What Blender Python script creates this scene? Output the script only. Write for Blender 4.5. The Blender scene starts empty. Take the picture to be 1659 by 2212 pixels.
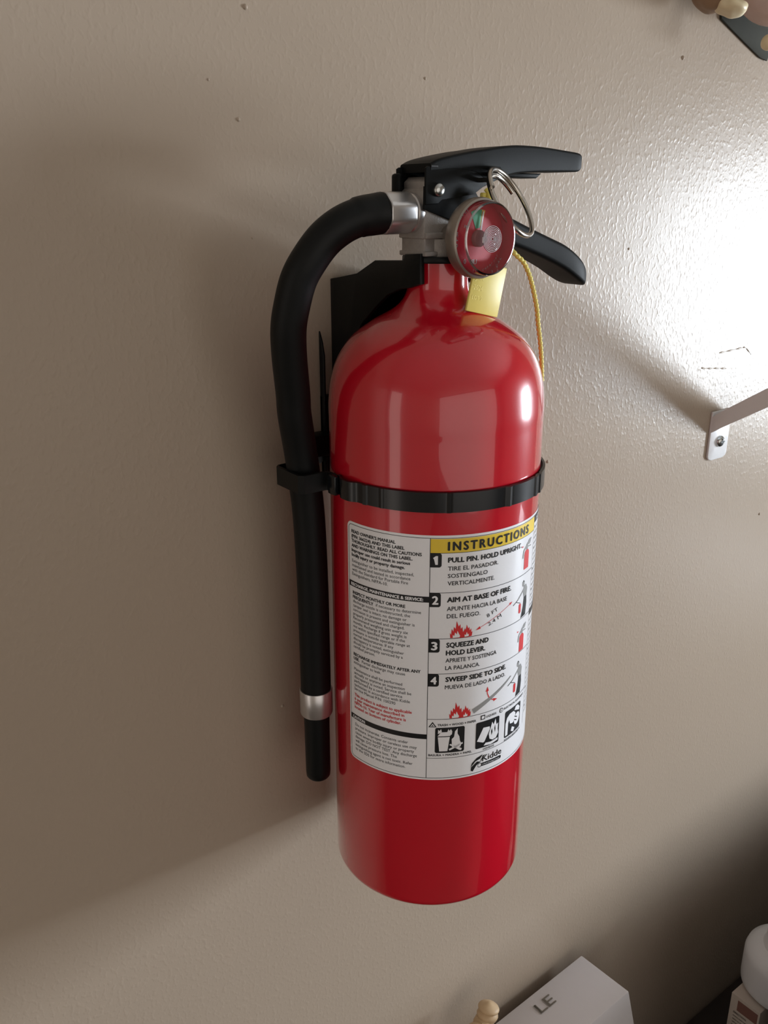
import bpy, bmesh, math, random
from mathutils import Vector, Matrix
R = math.radians
sc = bpy.context.scene
COL = sc.collection

# ------------------------------------------------------------------ camera
PSI, PITCH = R(37), R(19.37)
CAM = Vector((-0.28634, -0.40428, 1.5))
fw = Vector((math.sin(PSI) * math.cos(PITCH), math.cos(PSI) * math.cos(PITCH), -math.sin(PITCH)))
rt = Vector((math.cos(PSI), -math.sin(PSI), 0))
up = rt.cross(fw)
cd = bpy.data.cameras.new('camera')
cd.sensor_fit = 'VERTICAL'
cd.sensor_height = 24
cd.lens = 24 * 1900 / 2212
cd.clip_start = 0.02
cam = bpy.data.objects.new('camera', cd)
COL.objects.link(cam)
m3 = Matrix((rt, up, -fw)).transposed()
cam.matrix_world = Matrix.Translation(CAM) @ m3.to_4x4()
sc.camera = cam

# ------------------------------------------------------------------ world, lamps, exposure
w = bpy.data.worlds.new('world')
sc.world = w
w.use_nodes = True
w.node_tree.nodes['Background'].inputs[0].default_value = (0.75, 0.85, 1.0, 1)
w.node_tree.nodes['Background'].inputs[1].default_value = 1.0


def area(name, loc, aim, sx, sy, power, color, spread=180):
    l = bpy.data.lights.new(name, 'AREA')
    l.shape = 'RECTANGLE'
    l.size, l.size_y = sx, sy
    l.energy = power
    l.color = color
    l.spread = R(spread)
    o = bpy.data.objects.new(name, l)
    COL.objects.link(o)
    o.location = loc
    d = Vector(aim)
    o.rotation_euler = d.to_track_quat('-Z', 'Y').to_euler()
    return o


WIN_Y, WIN_Z, WIN_W, WIN_H = -0.97, 1.28, 0.52, 0.58
area('daylight_window', (2.06, WIN_Y, WIN_Z), (-1, 0, 0), WIN_W, WIN_H, 40, (0.84, 0.92, 1.0))
area('left_added_light', (-2.42, -0.42, 1.15), (1, 0.0, 0), 0.5, 1.9, 2.2, (1.0, 0.90, 0.82))  # added soft source for the streak on the cylinder, no doorway known
area('front_fill', (-0.48, -3.44, 1.32), (0, 1, 0), 4.0, 2.25, 16, (1.0, 0.95, 0.90))  # added broad fill from behind the camera, not a known window
sc.view_settings.view_transform = 'Standard'
sc.view_settings.look = 'None'
sc.view_settings.gamma = 1
sc.view_settings.use_curve_mapping = False
sc.view_settings.exposure = 0.60
sc.cycles.max_bounces = 8

# ------------------------------------------------------------------ materials


def srgb(r, g, b):
    f = lambda c: (c / 255 / 12.92) if c / 255 <= 0.04045 else ((c / 255 + 0.055) / 1.055) ** 2.4
    return (f(r), f(g), f(b), 1)


def mat(name, col, rough=0.5, metal=0.0, noise=None, bump=None, coat=0.0, spec=0.5, var=None):
    m = bpy.data.materials.new(name)
    m.use_nodes = True
    nt = m.node_tree
    b = nt.nodes['Principled BSDF']
    b.inputs['Base Color'].default_value = col
    b.inputs['Roughness'].default_value = rough
    b.inputs['Metallic'].default_value = metal
    b.inputs['Specular IOR Level'].default_value = spec
    b.inputs['Coat Weight'].default_value = coat
    b.inputs['Coat Roughness'].default_value = 0.03
    tc = nt.nodes.new('ShaderNodeTexCoord')
    if var:   # (scale, amount): subtle mottling of the colour
        n = nt.nodes.new('ShaderNodeTexNoise')
        n.inputs['Scale'].default_value = var[0]
        n.inputs['Detail'].default_value = 3
        nt.links.new(tc.outputs['Object'], n.inputs['Vector'])
        mx = nt.nodes.new('ShaderNodeMixRGB')
        mx.blend_type = 'MIX'
        a = var[1]
        mx.inputs[1].default_value = tuple(c * (1 - a) for c in col[:3]) + (1,)
        mx.inputs[2].default_value = tuple(min(1, c * (1 + a)) for c in col[:3]) + (1,)
        nt.links.new(n.outputs['Fac'], mx.inputs[0])
        nt.links.new(mx.outputs[0], b.inputs['Base Color'])
    if bump:  # (scale, strength, distance)
        n = nt.nodes.new('ShaderNodeTexNoise')
        n.inputs['Scale'].default_value = bump[0]
        n.inputs['Detail'].default_value = 2
        nt.links.new(tc.outputs['Object'], n.inputs['Vector'])
        bp = nt.nodes.new('ShaderNodeBump')
        bp.inputs['Strength'].default_value = bump[1]
        bp.inputs['Distance'].default_value = bump[2]
        nt.links.new(n.outputs['Fac'], bp.inputs['Height'])
        nt.links.new(bp.outputs[0], b.inputs['Normal'])
    return m


def wall_mat():
    m = mat('wall_paint', srgb(173, 158, 142), 0.29, spec=0.20, var=(3, 0.03))
    nt = m.node_tree
    b = nt.nodes['Principled BSDF']
    tc = nt.nodes.new('ShaderNodeTexCoord')
    mp = nt.nodes.new('ShaderNodeMapping')
    mp.inputs['Scale'].default_value = (1, 1, 0.72)
    nt.links.new(tc.outputs['Object'], mp.inputs['Vector'])
    n1 = nt.nodes.new('ShaderNodeTexNoise')
    n1.inputs['Scale'].default_value = 380
    n1.inputs['Detail'].default_value = 1.5
    n1.inputs['Roughness'].default_value = 0.45
    n2 = nt.nodes.new('ShaderNodeTexNoise')
    n2.inputs['Scale'].default_value = 60
    n2.inputs['Detail'].default_value = 1
    n3 = nt.nodes.new('ShaderNodeTexVoronoi')
    n3.inputs['Scale'].default_value = 60
    for n in (n1, n2, n3):
        nt.links.new(mp.outputs[0], n.inputs['Vector'])
    rp = nt.nodes.new('ShaderNodeValToRGB')
    rp.color_ramp.elements[0].position = 0.50
    rp.color_ramp.elements[1].position = 0.78
    nt.links.new(n1.outputs['Fac'], rp.inputs[0])
    a = nt.nodes.new('ShaderNodeMath')
    a.operation = 'MULTIPLY_ADD'
    a.inputs[1].default_value = 0.9
    nt.links.new(n2.outputs['Fac'], a.inputs[0])
    nt.links.new(rp.outputs[0], a.inputs[2])
    bp = nt.nodes.new('ShaderNodeBump')
    bp.inputs['Strength'].default_value = 0.19
    bp.inputs['Distance'].default_value = 0.0005
    nt.links.new(a.outputs[0], bp.inputs['Height'])
    nt.links.new(bp.outputs[0], b.inputs['Normal'])
    return m


def glass_mat(name, tint=(1, 1, 1, 1), base=0.02):
    m = bpy.data.materials.new(name)
    m.use_nodes = True
    nt = m.node_tree
    nt.nodes.remove(nt.nodes['Principled BSDF'])
    out = nt.nodes['Material Output']
    t = nt.nodes.new('ShaderNodeBsdfTransparent')
    t.inputs[0].default_value = tint
    g = nt.nodes.new('ShaderNodeBsdfGlossy')
    g.inputs['Roughness'].default_value = 0.05
    f = nt.nodes.new('ShaderNodeFresnel')
    f.inputs['IOR'].default_value = 1.5
    ml = nt.nodes.new('ShaderNodeMath')
    ml.operation = 'MULTIPLY_ADD'
    ml.inputs[1].default_value = 1.3
    ml.inputs[2].default_value = base
    nt.links.new(f.outputs[0], ml.inputs[0])
    mx = nt.nodes.new('ShaderNodeMixShader')
    nt.links.new(ml.outputs[0], mx.inputs[0])
    nt.links.new(t.outputs[0], mx.inputs[1])
    nt.links.new(g.outputs[0], mx.inputs[2])
    nt.links.new(mx.outputs[0], out.inputs[0])
    return m


M = dict(
    wall=wall_mat(),
    room=mat('room_paint', srgb(190, 176, 160), 0.6, var=(3, 0.03)),
    ceiling=mat('ceiling_paint', srgb(205, 200, 192), 0.8, var=(3, 0.03)),
    floor=mat('carpet', srgb(96, 84, 72), 0.95, var=(60, 0.15), bump=(300, 0.5, 0.002)),
    white_trim=mat('white_trim', srgb(225, 225, 222), 0.45, var=(5, 0.02)),
    red=mat('red_enamel', srgb(198, 15, 38), 0.22, coat=1.0, spec=0.5, var=(9, 0.04), bump=(60, 0.02, 0.0005)),
    black=mat('black_plastic', srgb(10, 13, 14), 0.42, spec=0.25, var=(200, 0.15), bump=(900, 0.12, 0.0002)),
    black_metal=mat('black_painted_metal', srgb(9, 12, 13), 0.50, spec=0.14, var=(300, 0.2), bump=(1200, 0.1, 0.0002)),
    rubber=mat('black_rubber', srgb(10, 13, 14), 0.5, spec=0.25, var=(150, 0.2), bump=(500, 0.15, 0.0003)),
    strap=mat('glossy_black_strap', srgb(13, 17, 21), 0.24, spec=0.5, var=(60, 0.15)),
    cast=mat('cast_aluminium', srgb(162, 157, 153), 0.55, metal=0.35, var=(400, 0.15), bump=(1500, 0.5, 0.0003)),
    alu=mat('crimped_aluminium', srgb(205, 203, 203), 0.3, metal=0.85, var=(120, 0.06)),
    steel=mat('steel', srgb(190, 184, 176), 0.22, metal=1.0, var=(200, 0.1)),
    steel_light=mat('moulded_ring_edges', srgb(205, 200, 203), 0.35, metal=0.2, var=(200, 0.05)),
    bezel=mat('brushed_bezel', srgb(150, 142, 134), 0.42, metal=0.8, var=(500, 0.08)),
    zinc=mat('zinc_screw', srgb(190, 192, 190), 0.22, metal=1.0, var=(200, 0.1)),
    white_metal=mat('white_painted_metal', srgb(228, 228, 230), 0.35, var=(60, 0.02)),
    yellow=mat('yellow_plastic', srgb(230, 214, 112), 0.4, spec=0.4, var=(150, 0.05)),
    dial=mat('dial_red', srgb(190, 30, 56), 0.5, var=(30, 0.04)),
    hub=mat('hub_pinkish_grey', srgb(168, 112, 116), 0.5, var=(30, 0.04)),
    dial_green=mat('dial_green', srgb(70, 165, 130), 0.5, var=(30, 0.04)),
    dial_yellow=mat('dial_yellow', srgb(215, 185, 90), 0.5, var=(30, 0.04)),
    paper=mat('label_film', srgb(243, 244, 249), 0.3, coat=0.25, var=(20, 0.015)),
    ink=mat('black_ink', srgb(18, 20, 24), 0.4, var=(20, 0.02)),
    ink_white=mat('white_ink', srgb(243, 244, 249), 0.4, var=(20, 0.02)),
    ink_red=mat('red_ink', srgb(214, 44, 48), 0.4, var=(20, 0.02)),
    ink_yellow=mat('yellow_ink', srgb(236, 204, 64), 0.4, var=(20, 0.02)),
    ink_grey=mat('grey_ink', srgb(150, 150, 150), 0.4, var=(20, 0.02)),
    carton=mat('white_carton', srgb(214, 210, 212), 0.6, var=(40, 0.02)),
    card=mat('printed_card', srgb(196, 186, 176), 0.6, var=(40, 0.03)),
    brown_ink=mat('brown_ink', srgb(130, 92, 82), 0.6, var=(60, 0.05)),
    grey_print=mat('taupe_print', srgb(160, 153, 143), 0.6, var=(60, 0.05)),
    white_plastic=mat('white_plastic', srgb(220, 222, 226), 0.35, var=(30, 0.02)),
    wood=mat('pale_wood', srgb(196, 168, 132), 0.5, var=(40, 0.1), bump=(90, 0.2, 0.0008)),
    dark_wood=mat('dark_stained_wood', srgb(44, 36, 32), 0.5, var=(25, 0.25), bump=(60, 0.2, 0.0006)),
    wedge_shade=mat('painted_shade', srgb(46, 46, 36), 0.9, var=(90, 0.2)),  # dark tone standing in for a shadow on the wall
    pink=mat('pink_resin', srgb(202, 176, 166), 0.55, var=(50, 0.15), bump=(70, 0.4, 0.002)),
    brown_resin=mat('brown_resin', srgb(140, 112, 86), 0.55, var=(50, 0.2), bump=(70, 0.4, 0.002)),
    cream=mat('cream_resin', srgb(222, 206, 170), 0.45, var=(50, 0.05)),
    glass=glass_mat('clear_lens'),
    boss=glass_mat('boss_glass', (0.70, 0.68, 0.70, 1), 0.22),
    rim_glass=glass_mat('polished_rim', (0.8, 0.8, 0.82, 1), 0.35),
    pane=glass_mat('window_glass'),
)

# ------------------------------------------------------------------ object helpers


def tag(o, label=None, cat=None, group=None, kind=None):
    if label: o['label'] = label
    if cat: o['category'] = cat
    if group: o['group'] = group
    if kind: o['kind'] = kind
    return o


def empty(name, loc, label, cat):
    o = bpy.data.objects.new(name, None)
    o.empty_display_size = 0.02
    COL.objects.link(o)
    o.location = loc
    return tag(o, label, cat)


def base_of(p):
    v = Vector((0, 0, 0))
    while p is not None:
        v += p.location
        p = p.parent
    return v


def obj(name, bm, m, parent=None, smooth=None, origin=None):
    """bm is in world space; smooth = auto-smooth angle in degrees, or None for flat"""
    me = bpy.data.meshes.new(name)
    bm.normal_update()
    if smooth is not None:
        lim = R(smooth)
        for f in bm.faces: f.smooth = True
        for e in bm.edges:
            if len(e.link_faces) == 2 and e.calc_face_angle(0) > lim: e.smooth = False
    bm.to_mesh(me)
    bm.free()
    o = bpy.data.objects.new(name, me)
    COL.objects.link(o)
    if parent is not None:
        me.transform(Matrix.Translation(-base_of(parent)))
        o.parent = parent
    elif origin is not None:
        me.transform(Matrix.Translation(-Vector(origin)))
        o.location = origin
    for mm in (m if isinstance(m, (list, tuple)) else [m]): me.materials.append(mm)
    return o


def box(x0, x1, y0, y1, z0, z1, bev=0.0, seg=2, bm=None):
    b = bmesh.new()
    vs = [b.verts.new((x, y, z)) for x in (x0, x1) for y in (y0, y1) for z in (z0, z1)]
    for q in ((0, 1, 3, 2), (4, 6, 7, 5), (0, 4, 5, 1), (2, 3, 7, 6), (0, 2, 6, 4), (1, 5, 7, 3)):
        b.faces.new([vs[i] for i in q])
    bmesh.ops.recalc_face_normals(b, faces=b.faces)
    if bev:
        bmesh.ops.bevel(b, geom=b.edges[:] + b.verts[:], offset=bev, segments=seg, affect='EDGES', profile=0.5)
    if bm is not None:
        join(bm, b)
        return bm
    return b


def join(bm, b):
    t = bpy.data.meshes.new('t')
    b.to_mesh(t)
    bm.from_mesh(t)
    bpy.data.meshes.remove(t)
    b.free()
    return bm


def lathe(profile, seg=64, center=(0, 0, 0), axis='z', closed=False):
    """profile: list of (radius, height)"""
    b = bmesh.new()
    rings = []
    for r, h in profile:
        if r < 1e-6:
            rings.append([b.verts.new((0, 0, h))])
        else:
            rings.append([b.verts.new((r * math.cos(2 * math.pi * i / seg), r * math.sin(2 * math.pi * i / seg), h)) for i in range(seg)])
    n = len(rings)
    for k in range(n if closed else n - 1):
        a, c = rings[k], rings[(k + 1) % n]
        for i in range(seg):
            j = (i + 1) % seg
            if len(a) == 1 and len(c) == 1: continue
            if len(a) == 1: b.faces.new((a[0], c[j], c[i]))
            elif len(c) == 1: b.faces.new((a[i], a[j], c[0]))
            else: b.faces.new((a[i], a[j], c[j], c[i]))
    bmesh.ops.recalc_face_normals(b, faces=b.faces)
    if axis == 'y-': b.transform(Matrix.Rotation(R(90), 4, 'X'))      # +z -> -y
    if axis == 'x-': b.transform(Matrix.Rotation(R(-90), 4, 'Y'))     # +z -> -x
    b.transform(Matrix.Translation(Vector(center)))
    return b


def catmull(pts, n):
    P = [Vector(p) for p in pts]
    P = [P[0] * 2 - P[1]] + P + [P[-1] * 2 - P[-2]]
    out = []
    for i in range(1, len(P) - 2):
        for k in range(n):
            t = k / n
            a, b_, c, d = P[i - 1], P[i], P[i + 1], P[i + 2]
            out.append(0.5 * (2 * b_ + (c - a) * t + (2 * a - 5 * b_ + 4 * c - d) * t * t + (3 * b_ - a - 3 * c + d) * t ** 3))
    out.append(P[-2].copy())
    return out


def tube(path, rad, seg=20, caps=True):
    """rad: a number or a list as long as path"""
    b = bmesh.new()
    path = [Vector(p) for p in path]
    n = len(path)
    rr = rad if isinstance(rad, (list, tuple)) else [rad] * n
    rings = []
    N = None
    for i, p in enumerate(path):
        t = (path[min(i + 1, n - 1)] - path[max(i - 1, 0)]).normalized()
        if N is None: N = t.orthogonal().normalized()
        N = (N - t * N.dot(t)).normalized()
        B = t.cross(N)
        rings.append([b.verts.new(p + (N * math.cos(2 * math.pi * k / seg) + B * math.sin(2 * math.pi * k / seg)) * rr[i]) for k in range(seg)])
    for a, c in zip(rings, rings[1:]):
        for k in range(seg):
            j = (k + 1) % seg
            b.faces.new((a[k], a[j], c[j], c[k]))
    if caps:
        b.faces.new(rings[0][::-1])
        b.faces.new(rings[-1])
    bmesh.ops.recalc_face_normals(b, faces=b.faces)
    return b


def prism_xz(pts, y0, y1, bev=0.0, seg=2):
    b = bmesh.new()
    f = b.faces.new([b.verts.new((x, y0, z)) for x, z in pts])
    r = bmesh.ops.extrude_face_region(b, geom=[f])
    bmesh.ops.translate(b, verts=[v for v in r['geom'] if isinstance(v, bmesh.types.BMVert)], vec=(0, y1 - y0, 0))
    bmesh.ops.recalc_face_normals(b, faces=b.faces)
    if bev:
        es = [e for e in b.edges if abs(e.verts[0].co.y - e.verts[1].co.y) < 1e-6]
        bmesh.ops.bevel(b, geom=es, offset=bev, segments=seg, affect='EDGES', profile=0.5)
    return b


def prism_yz(pts, x0, x1, bev=0.0):
    b = bmesh.new()
    f = b.faces.new([b.verts.new((x0, y, z)) for y, z in pts])
    r = bmesh.ops.extrude_face_region(b, geom=[f])
    bmesh.ops.translate(b, verts=[v for v in r['geom'] if isinstance(v, bmesh.types.BMVert)], vec=(x1 - x0, 0, 0))
    bmesh.ops.recalc_face_normals(b, faces=b.faces)
    if bev:
        es = [e for e in b.edges if abs(e.verts[0].co.x - e.verts[1].co.x) < 1e-6]
        bmesh.ops.bevel(b, geom=es, offset=bev, segments=2, affect='EDGES', profile=0.5)
    return b


def loft_x(st, yc, rnd=0.002, nc=4):
    """stations (x, top, bottom, half_width): rounded rectangles in the yz plane"""
    b = bmesh.new()
    rings = []
    for x, t, bo, hw in st:
        r = min(rnd, (t - bo) * 0.45, hw * 0.9)
        ring = []
        for cy, cz, a0 in ((hw - r, t - r, 0), (-(hw - r), t - r, 90), (-(hw - r), bo + r, 180), (hw - r, bo + r, 270)):
            for k in range(nc + 1):
                a = R(a0 + 90 * k / nc)
                ring.append(b.verts.new((x, yc + cy + r * math.cos(a), cz + r * math.sin(a))))
        rings.append(ring)
    n = len(rings[0])
    for a, c in zip(rings, rings[1:]):
        for k in range(n):
            j = (k + 1) % n
            b.faces.new((a[k], a[j], c[j], c[k]))
    b.faces.new(rings[0])
    b.faces.new(rings[-1][::-1])
    bmesh.ops.recalc_face_normals(b, faces=b.faces)
    return b


def smooth_st(st, n=4):
    out = []
    pts = catmull([Vector((s[0], s[1], s[2])) for s in st], n)
    hw = catmull([Vector((s[3], 0, 0)) for s in st], n)
    return [(p.x, p.y, p.z, h.x) for p, h in zip(pts, hw)]


# ------------------------------------------------------------------ setting
def struct(name, bm, m, smooth=None):
    return tag(obj(name, bm, m, None, smooth), kind='structure')


wall = struct('wall_back', box(-2.5, 2.1, 0, 0.1, 0, 2.5), M['wall'])
struct('wall_left', box(-2.6, -2.5, -3.6, 0.1, 0, 2.5), M['room'])
struct('wall_front', box(-2.5, 2.1, -3.6, -3.5, 0, 2.5), M['room'])
struct('floor', box(-2.6, 2.2, -3.6, 0.1, -0.1, 0), M['floor'])
struct('ceiling', box(-2.6, 2.2, -3.6, 0.1, 2.5, 2.6), M['ceiling'])
y0, y1 = WIN_Y - WIN_W / 2, WIN_Y + WIN_W / 2
z0, z1 = WIN_Z - WIN_H / 2, WIN_Z + WIN_H / 2
bm = box(2.1, 2.2, -3.6, y0, 0, 2.5)
box(2.1, 2.2, y1, 0.1, 0, 2.5, bm=bm)
box(2.1, 2.2, y0, y1, 0, z0, bm=bm)
box(2.1, 2.2, y0, y1, z1, 2.5, bm=bm)
wall_right = struct('wall_right', bm, M['room'])
win = tag(obj('window_1', box(2.03, 2.05, WIN_Y - 0.012, WIN_Y + 0.012, z0, z1), M['white_trim']), kind='structure')
bm = box(2.0, 2.1, y0 - 0.07, y0, z0 - 0.07, z1 + 0.07, 0.004)
box(2.0, 2.1, y1, y1 + 0.07, z0 - 0.07, z1 + 0.07, 0.004, bm=bm)
box(2.0, 2.1, y0, y1, z1, z1 + 0.07, 0.004, bm=bm)
box(1.97, 2.1, y0 - 0.09, y1 + 0.09, z0 - 0.07, z0, 0.004, bm=bm)
obj('window_frame', bm, M['white_trim'], win)

# made-up casings round the added light on the left and the front fill
bm = box(-2.50, -2.46, -0.75, -0.67, 0, 2.18, 0.003)
box(-2.50, -2.46, -0.17, -0.09, 0, 2.18, 0.003, bm=bm)
box(-2.50, -2.46, -0.67, -0.17, 2.10, 2.18, 0.003, bm=bm)
struct('left_added_casing', bm, M['white_trim'])
bm = box(-2.49, 1.60, -3.50, -3.46, 0.10, 0.19, 0.003)
box(-2.49, 1.60, -3.50, -3.46, 2.45, 2.495, 0.003, bm=bm)
box(1.52, 1.60, -3.50, -3.46, 0.19, 2.45, 0.003, bm=bm)
struct('front_fill_frame', bm, M['white_trim'])

# small bits under the paint
random.seed(4)


for x, z, r in ((-0.0680, 1.5372, 0.0011), (-0.0615, 1.5849, 0.0014), (-0.0824, 1.5532, 0.0007), (-0.0635, 1.4835, 0.0006), (-0.0582, 1.2146, 0.0012),
                (0.1617, 1.3291, 0.0014), (0.2691, 1.5916, 0.0016), (0.4536, 1.2281, 0.0014), (0.0460, 1.5630, 0.0009), (0.2300, 1.4700, 0.0010)):
    b = lathe([(0, r * 0.7), (r * 0.5, r * 0.55), (r * 0.9, r * 0.1), (r, -0.0002)], 12, (x, 0, z), 'y-')
    obj('paint_nub', b, M['wall'], wall, 60)
for pts in ([(0.3560, 1.3862), (0.3700, 1.3866), (0.3861, 1.3872), (0.3930, 1.3868), (0.4023, 1.3806)], [(0.3334, 1.3764), (0.3450, 1.3748), (0.3560, 1.3738), (0.3694, 1.3722)]):
    pth = catmull([(x, 0.0002, z) for x, z in pts], 6)
    obj('paint_ridge', tube(pth, [0.0006 + 0.0003 * math.sin(k * 1.3) for k in range(len(pth))], 8), M['wall'], wall, 60)

# ------------------------------------------------------------------ fire extinguisher
AX, AY = 0.0, -0.068
RB = 0.0545
ext = empty('fire_extinguisher', (AX, AY, 1.1305),
            'red fire extinguisher with black levers and white instruction label hanging on the wall bracket', 'fire extinguisher')
prof = [(0, 1.1365), (0.040, 1.1360), (0.0445, 1.1330), (0.0475, 1.1310)]
for k in range(7):
    a = R(-90 + 15 * k)
    prof.append((0.0485 + 0.006 * math.cos(a), 1.1365 + 0.006 * math.sin(a)))
prof += [(RB, 1.16), (RB, 1.22), (RB, 1.28), (RB, 1.34), (RB, 1.385)]
dome = catmull([(0.0545, 1.396, 0), (0.0545, 1.406, 0), (0.0530, 1.4175, 0), (0.0493, 1.428, 0), (0.0425, 1.4375, 0), (0.0325, 1.4450, 0), (0.0235, 1.4500, 0), (0.0180, 1.4545, 0), (0.0152, 1.4600, 0), (0.0146, 1.4660, 0), (0.0146, 1.4735, 0)], 5)
prof += [(p.x, p.y) for p in dome] + [(0, 1.4735)]
cyl = obj('cylinder', lathe(prof, 128, (AX, AY, 0)), M['red'], ext, 40)

tag(obj('neck_ring', lathe([(0.0, 1.4732), (0.0172, 1.4732), (0.0175, 1.4737), (0.0175, 1.4757), (0.0172, 1.4762), (0.0, 1.4762)], 48, (AX, AY, 0)), M['black'], ext, 40))

# valve body, cast grey metal
bm = prism_xz([(-0.0160, 1.4765), (-0.0160, 1.4840), (-0.0165, 1.4845), (-0.0165, 1.5050), (-0.0150, 1.5062), (-0.0150, 1.5090), (-0.0125, 1.5112),
               (-0.0020, 1.5112), (0.0020, 1.5080), (0.0150, 1.5040), (0.0165, 1.4960), (0.0165, 1.4765)], AY - 0.0088, AY + 0.0088, 0.0008)
valve = obj('valve_body', bm, M['cast'], ext, 40)
bm = lathe([(0, 1.4762), (0.0135, 1.4762), (0.0135, 1.4840), (0, 1.4840)], 40, (AX, AY, 0))
box(-0.0163, 0.0163, AY - 0.0100, AY + 0.0100, 1.4764, 1.4786, 0.0005, bm=bm)
box(-0.0163, 0.0163, AY - 0.0105, AY + 0.0105, 1.4842, 1.4870, 0.0006, bm=bm)
obj('valve_collar', bm, M['cast'], valve, 40)
# hose port boss
obj('hose_port', lathe([(0.0, 0.0), (0.0070, 0.0), (0.0074, 0.0004), (0.0074, 0.0030), (0.0066, 0.0034), (0, 0.0034)], 40, (-0.0160, AY, 1.4956), 'x-'), M['steel'], valve, 40)

# lower carry handle
hz = AY
st = [(0.0105, 1.5038, 1.4895, 0.0100), (0.024, 1.4988, 1.4850, 0.0100), (0.0374, 1.4937, 1.4808, 0.0100), (0.052, 1.4884, 1.4765, 0.0103), (0.066, 1.4836, 1.4718, 0.0106),
      (0.0785, 1.4792, 1.4668, 0.0110), (0.0880, 1.4742, 1.4620, 0.0110), (0.0945, 1.4695, 1.4588, 0.0102), (0.0985, 1.4655, 1.4575, 0.0083), (0.1008, 1.4625, 1.4576, 0.0055), (0.1014, 1.4608, 1.4586, 0.0025)]
lower = obj('carry_handle', loft_x(smooth_st(st), hz, 0.0024), M['black_metal'], ext, 50)
for s in (-1, 1):
    pl = [(-0.0177, 1.4972), (-0.0177, 1.5070), (0.0118, 1.5070), (0.0160, 1.5020), (0.0160, 1.4880), (0.0110, 1.4885)]
    obj('side_flange', prism_xz(pl, hz + s * 0.0090, hz + s * 0.0101, 0.0003), M['black_metal'], lower, 40)
obj('rear_hook', box(-0.0212, -0.0180, hz + 0.0050, hz + 0.0105, 1.5035, 1.5128, 0.0013), M['black_metal'], lower, 50)

# squeeze lever: channel with a solid bowed front
st = [(-0.0150, 1.5168, 1.5130, 0.0112), (-0.010, 1.5188, 1.5134, 0.0112), (0.0, 1.5209, 1.5140, 0.0112), (0.0118, 1.5229, 1.5130, 0.0112), (0.0190, 1.5238, 1.5100, 0.0112), (0.028, 1.5251, 1.5110, 0.0110),
      (0.0398, 1.5261, 1.5133, 0.0108), (0.0571, 1.5259, 1.5143, 0.0106), (0.075, 1.5247, 1.5147, 0.0104), (0.0835, 1.5240, 1.5149, 0.0103), (0.0862, 1.5232, 1.5158, 0.0100), (0.0868, 1.5225, 1.5168, 0.0096)]
lever = obj('squeeze_lever', loft_x(smooth_st(st), hz, 0.0012), M['black_metal'], ext, 50)
for s in (-1, 1):
    pl = [(-0.0178, 1.4990), (-0.0178, 1.5148), (-0.0165, 1.5155), (0.0, 1.5165), (0.0280, 1.5165), (0.0310, 1.5140), (0.0290, 1.5112), (0.0172, 1.5068), (0.0117, 1.5037), (-0.0079, 1.5012), (-0.0100, 1.4995)]
    obj('side_flange', prism_xz(pl, hz + s * 0.0098, hz + s * 0.01105, 0.0004), M['black_metal'], lever, 40)
obj('tongue', prism_xz([(0.034, 1.5140), (0.034, 1.5118), (0.0610, 1.5116), (0.0645, 1.5140)], hz - 0.0035, hz + 0.0085, 0.0006), M['black_metal'], lever, 40)
obj('notch', box(-0.0150, -0.0110, hz - 0.01145, hz - 0.0105, 1.5150, 1.5160, 0.0002), M['ink'], lever)
riv = lathe([(0.0030, -0.004), (0.0030, 0.0006), (0.0027, 0.0013), (0.0018, 0.0018), (0, 0.0020)], 32, (-0.0105, hz - 0.0114, 1.5055), 'y-')
tag(obj('rivet', riv, M['zinc'], lever, 60), 'shiny silver rivet')
obj('rivet', lathe([(0.0030, -0.004), (0.0030, 0.0006), (0.0018, 0.0018), (0, 0.0020)], 24, (-0.0105, hz + 0.0134, 1.5055), 'y-'), M['zinc'], lever, 60)

# hose with aluminium ferrules
hp = [(-0.0335, -0.068, 1.4956), (-0.0380, -0.067, 1.4950), (-0.0458, -0.066, 1.4938), (-0.0540, -0.064, 1.4903), (-0.0612, -0.061, 1.4844), (-0.0675, -0.058, 1.4757), (-0.0712, -0.055, 1.4675),
      (-0.0730, -0.052, 1.4573), (-0.0738, -0.049, 1.4458), (-0.0722, -0.046, 1.4325), (-0.0685, -0.042, 1.4135), (-0.0668, -0.040, 1.4020), (-0.0625, -0.0372, 1.3830), (-0.0598, -0.0362, 1.366), (-0.0578, -0.036, 1.345), (-0.0568, -0.036, 1.310), (-0.0566, -0.036, 1.275), (-0.0566, -0.036, 1.2375)]
path = catmull(hp, 8)
rr = []
for p in path:
    if p.x > -0.046 and p.z > 1.48: rr.append(0.0092 - (-p.x - 0.0335) * 0.03)
    else: rr.append(0.0084)
hose = obj('hose', tube(path, rr, 32), M['rubber'], ext, 40)
# upper ferrule: eight crimped flats
b = bmesh.new()
F = [(0.0, 0.0), (0.0084, 0.0), (0.0087, 0.0006), (0.0087, 0.0036), (0.0082, 0.0042), (0.0082, 0.0050), (0.0092, 0.0054), (0.0096, 0.0064), (0.0097, 0.0196), (0.0094, 0.0200), (0.0, 0.0200)]
b = lathe(F[::-1], 64, (0, 0, 0))
for v in b.verts:
    r = math.hypot(v.co.x, v.co.y)
    if r > 0.0090:
        a = math.atan2(v.co.y, v.co.x)
        q = (a + math.pi / 8) % (math.pi / 4) - math.pi / 8
        k = min(1.0, 0.955 / math.cos(q))
        v.co.x *= k
        v.co.y *= k
b.transform(Matrix.Rotation(R(-90), 4, 'Y'))
b.transform(Matrix.Translation((-0.0150, AY, 1.4956)))
tag(obj('ferrule', b, M['alu'], hose, 30), 'silver crimped ferrule at the valve')
b = lathe([(0, 1.2435), (0.0089, 1.2435), (0.0092, 1.2430), (0.0092, 1.2290), (0.0088, 1.2280), (0, 1.2280)], 40, (-0.0566, -0.036, 0))
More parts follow.
